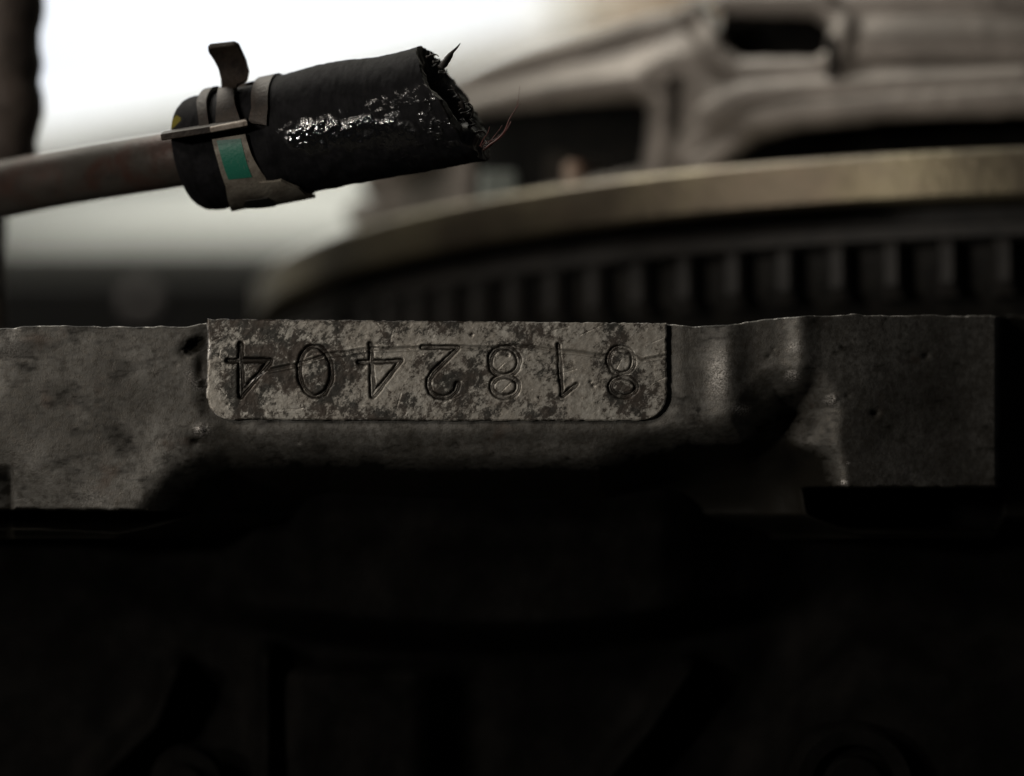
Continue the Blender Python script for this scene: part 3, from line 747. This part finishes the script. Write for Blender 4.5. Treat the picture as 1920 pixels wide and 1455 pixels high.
# dim block seen inside the pocket and a lug at its right edge
a = on_face(1470, 108); V, Fc = box_local(W(a, 108, 0), a, 5.0, 2, 13.4, 16.8)
o = local('release_lever', V, Fc, GEAR, cover, smooth=False); bv = o.modifiers.new('b', 'BEVEL'); bv.width = .6*MM; bv.segments = 2
a = on_face(1130, 106); V, Fc = box_local(W(a, 110, 0), a, 6.5, 2, .6, 10.5)
o = local('release_lever', V, Fc, LEVER, cover, smooth=False); bv = o.modifiers.new('b', 'BEVEL'); bv.width = .8*MM; bv.segments = 2
a = on_face(1566, 120); V, Fc = box_local(W(a, 119, 0), a, .8, 1.2, 13.5, 20.5)
o = local('cover_lug', V, Fc, GEAR, cover, smooth=False); bv = o.modifiers.new('b', 'BEVEL'); bv.width = .5*MM; bv.segments = 2

# ------------------------------------------------------------ dark column at the left edge
KB = P(0, 700, D0+62)
pts = [(-10, -260, 84), (0, -120, 80), (2, -20, 76), (2, 40, 80), (0, 95, 74), (-2, 140, 82), (0, 190, 79), (-4, 240, 80), (-8, 285, 72), (-20, 330, 42), (-30, 400, 40), (-30, 520, 40), (-32, 640, 42), (-32, 800, 44)]
fp, fr = [], []
arr = np.array(pts, float); tq = np.linspace(0, len(pts)-1, 90)
for t in tq:
    u, v, r = [np.interp(t, np.arange(len(pts)), arr[:, k]) for k in range(3)]
    fp.append(P(u, v, D0+60)); fr.append(r*(1+.055*math.sin(t*3.3))*(D0+60)/F)
V, Fc = tube(fp, fr, 48, jitter=.008)
o = part_py('rubber_bellows', V, Fc, BOOT, None, KB)
tagset(o, label='blurred dark brown upright column at the left edge behind the pipe', category='column')

# ------------------------------------------------------------ background: dark frame, wall, window, boxes
def boxw(name, lo, hi, mat, parent=None, base=None, bev=1.0):
    x0, y0, z0 = lo; x1, y1, z1 = hi
    V = [(x0, y0, z0), (x1, y0, z0), (x1, y1, z0), (x0, y1, z0), (x0, y0, z1), (x1, y0, z1), (x1, y1, z1), (x0, y1, z1)]
    base = base or ((x0+x1)/2, (y0+y1)/2, z0)
    o = part_py(name, V, [(0, 3, 2, 1), (4, 5, 6, 7), (0, 1, 5, 4), (1, 2, 6, 5), (2, 3, 7, 6), (3, 0, 4, 7)], mat, parent, base, smooth=False)
    if bev: b = o.modifiers.new('b', 'BEVEL'); b.width = bev*MM; b.segments = 2
    return o
WALL = simple('cream_wall', (.60, .60, .54), (.66, .66, .60), .004, 0, .8, .4, .2)
FLOOR = simple('workshop_floor', (.10, .095, .085), (.16, .15, .135), .01, 0, .7, .4, .3)
CARD = simple('cardboard', (.60, .40, .20), (.66, .46, .24), .02, 0, .8, .2, .3)
CREAM = simple('cream_card', (.80, .70, .58), (.85, .75, .62), .02, 0, .7, .1, .3)
STEELDK = simple('dark_frame_paint', (.007, .0075, .007), (.013, .0135, .013), .05, 0, .7, .2, .3, .2)
GREYB = simple('grey_knob', (.17, .16, .155), (.21, .19, .185), .05, .2, .5, .1, .4)
WY = 1500
o = boxw('wall', (-1600, WY, -20), (1600, WY+80, 2600), WALL, bev=0); o['kind'] = 'structure'
o = boxw('floor', (-1600, -1600, -40), (1600, WY-2, 0), FLOOR, bev=0); o['kind'] = 'structure'
M = Mat('bright_daylight', 0, .5); M.set('Base Color', (.03, .03, .035)); M.b.inputs['Emission Color'].default_value = (.885, .935, 1.0, 1); M.b.inputs['Emission Strength'].default_value = 1.0
DAY = M.m
wb = P(620, 105, D0+WY)
win = thing('window', 'bright white workshop window high behind the hose', 'window', (wb[0], WY, wb[2]))
x0 = P(-900, 0, D0+WY-10)[0]; x1 = P(1010, 0, D0+WY-10)[0]; z0 = P(0, 105, D0+WY-10)[2]
win.rotation_euler = (0, R(-11.5), 0)
boxw('window_pane', (x0, WY-12, z0), (x1, WY-4, z0+620), DAY, win, (wb[0], WY, wb[2]), bev=0)
FRAME = simple('white_frame', (.75, .75, .72), (.8, .8, .77), .05, 0, .5, .1, .3)
for nm, lo, hi in (('sill', (x0-20, WY-30, z0-22), (x1+20, WY, z0)), ('window_frame', (x0-20, WY-20, z0), (x0, WY, z0+640)), ('window_frame', (x1, WY-20, z0), (x1+20, WY, z0+640))):
    boxw(nm, lo, hi, FRAME, win, (wb[0], WY, wb[2]), bev=2)
# dark machine bed between flywheel and wall
DD = 760.
bz = P(0, 512, DD)[2]
SHADE_GREY = simple('shade_block_grey', (.05, .052, .047), (.075, .076, .07), .02, 0, .7, .2, .3, .3)
wbz = P(0, 446, 1250)[2]  # added dark block, imitates the background darkening downwards
bn = boxw('shade_block', (-700, 1250-D0, 0), (260, 1250-D0+180, wbz), SHADE_GREY, bev=4); tagset(bn, label='added dim grey block that darkens the lower background under the bright window', category='shade_block')
bx = thing('machine_bed', 'dark painted machine bed out of focus behind the flange at left', 'machine bed', (-60, DD-D0+60, 0))
boxw('bed_body', (-260, DD-D0, 0), (160, DD-D0+240, bz), STEELDK, bx, (-60, DD-D0+60, 0), bev=2)
kc = P(268, 566, DD-2); V, Fc = lathe([(.01, -7), (2.2, -6.6), (3.1, -5), (3.1, 0)], 28)
part_py('round_knob', placed(V, (kc[0], kc[1], kc[2])), [tuple(f[::-1]) for f in Fc], GREYB, bx, (-60, DD-D0+60, 0), auto=45)
# post and boxes on a shelf top right
def far(nm, label, cat, u0, u1, v1, D_, dep, mat, vb=60, grp=None):
    a = P(u0, vb, D_); b = P(u1, v1, D_); o = boxw(nm, (a[0], a[1], a[2]), (b[0], a[1]+dep, b[2]), mat); tagset(o, label=label, category=cat)
    if grp: o['group'] = grp
SH = 1300.
a = P(1060, 62, SH); b = P(2300, 82, SH)
WOOD = simple('brown_wood', (.28, .17, .08), (.36, .23, .11), .02, 0, .6, .2, .3)
tagset(boxw('shelf', (a[0], a[1]-10, b[2]), (b[0], WY, a[2]-.5), WOOD), label='brown wooden shelf on the far wall behind the clutch cover', category='shelf')
far('carton', 'pinkish cream carton at the left end of the far shelf', 'carton', 1130, 1265, -140, SH, 120, CREAM)
far('wooden_post', 'thin brown wooden post standing between the far cartons', 'post', 1268, 1300, -260, SH, 30, WOOD)
far('carton', 'pale cream carton right of the thin post on the shelf', 'carton', 1312, 1410, -120, SH, 120, FRAME)
far('carton', 'brown cardboard carton between two pale cartons on the shelf', 'carton', 1418, 1490, -110, SH, 120, CARD)
far('carton', 'wide tan carton above the pocket of the clutch cover', 'carton', 1496, 1705, -130, SH, 110, CREAM)
far('carton', 'low brown carton near the right end of the shelf', 'carton', 1712, 1775, -90, SH, 110, CARD)
far('carton', 'white carton at the right end of the far shelf', 'carton', 1785, 1930, -150, SH, 110, FRAME)
print('covertop', [(int(u_[-1, j]), int(v_[-1, j]), int(v_[-30, j])) for j in range(0, na, 40)])
for phi in (0, 30, 44, 60, 85, 100):
    print('rim', phi, [round(x) for x in project(MF @ Vector(W(R(phi), 137, .4)))], 'cover top', [round(x) for x in project(MF @ Vector(W(R(phi), 112, 22)))])
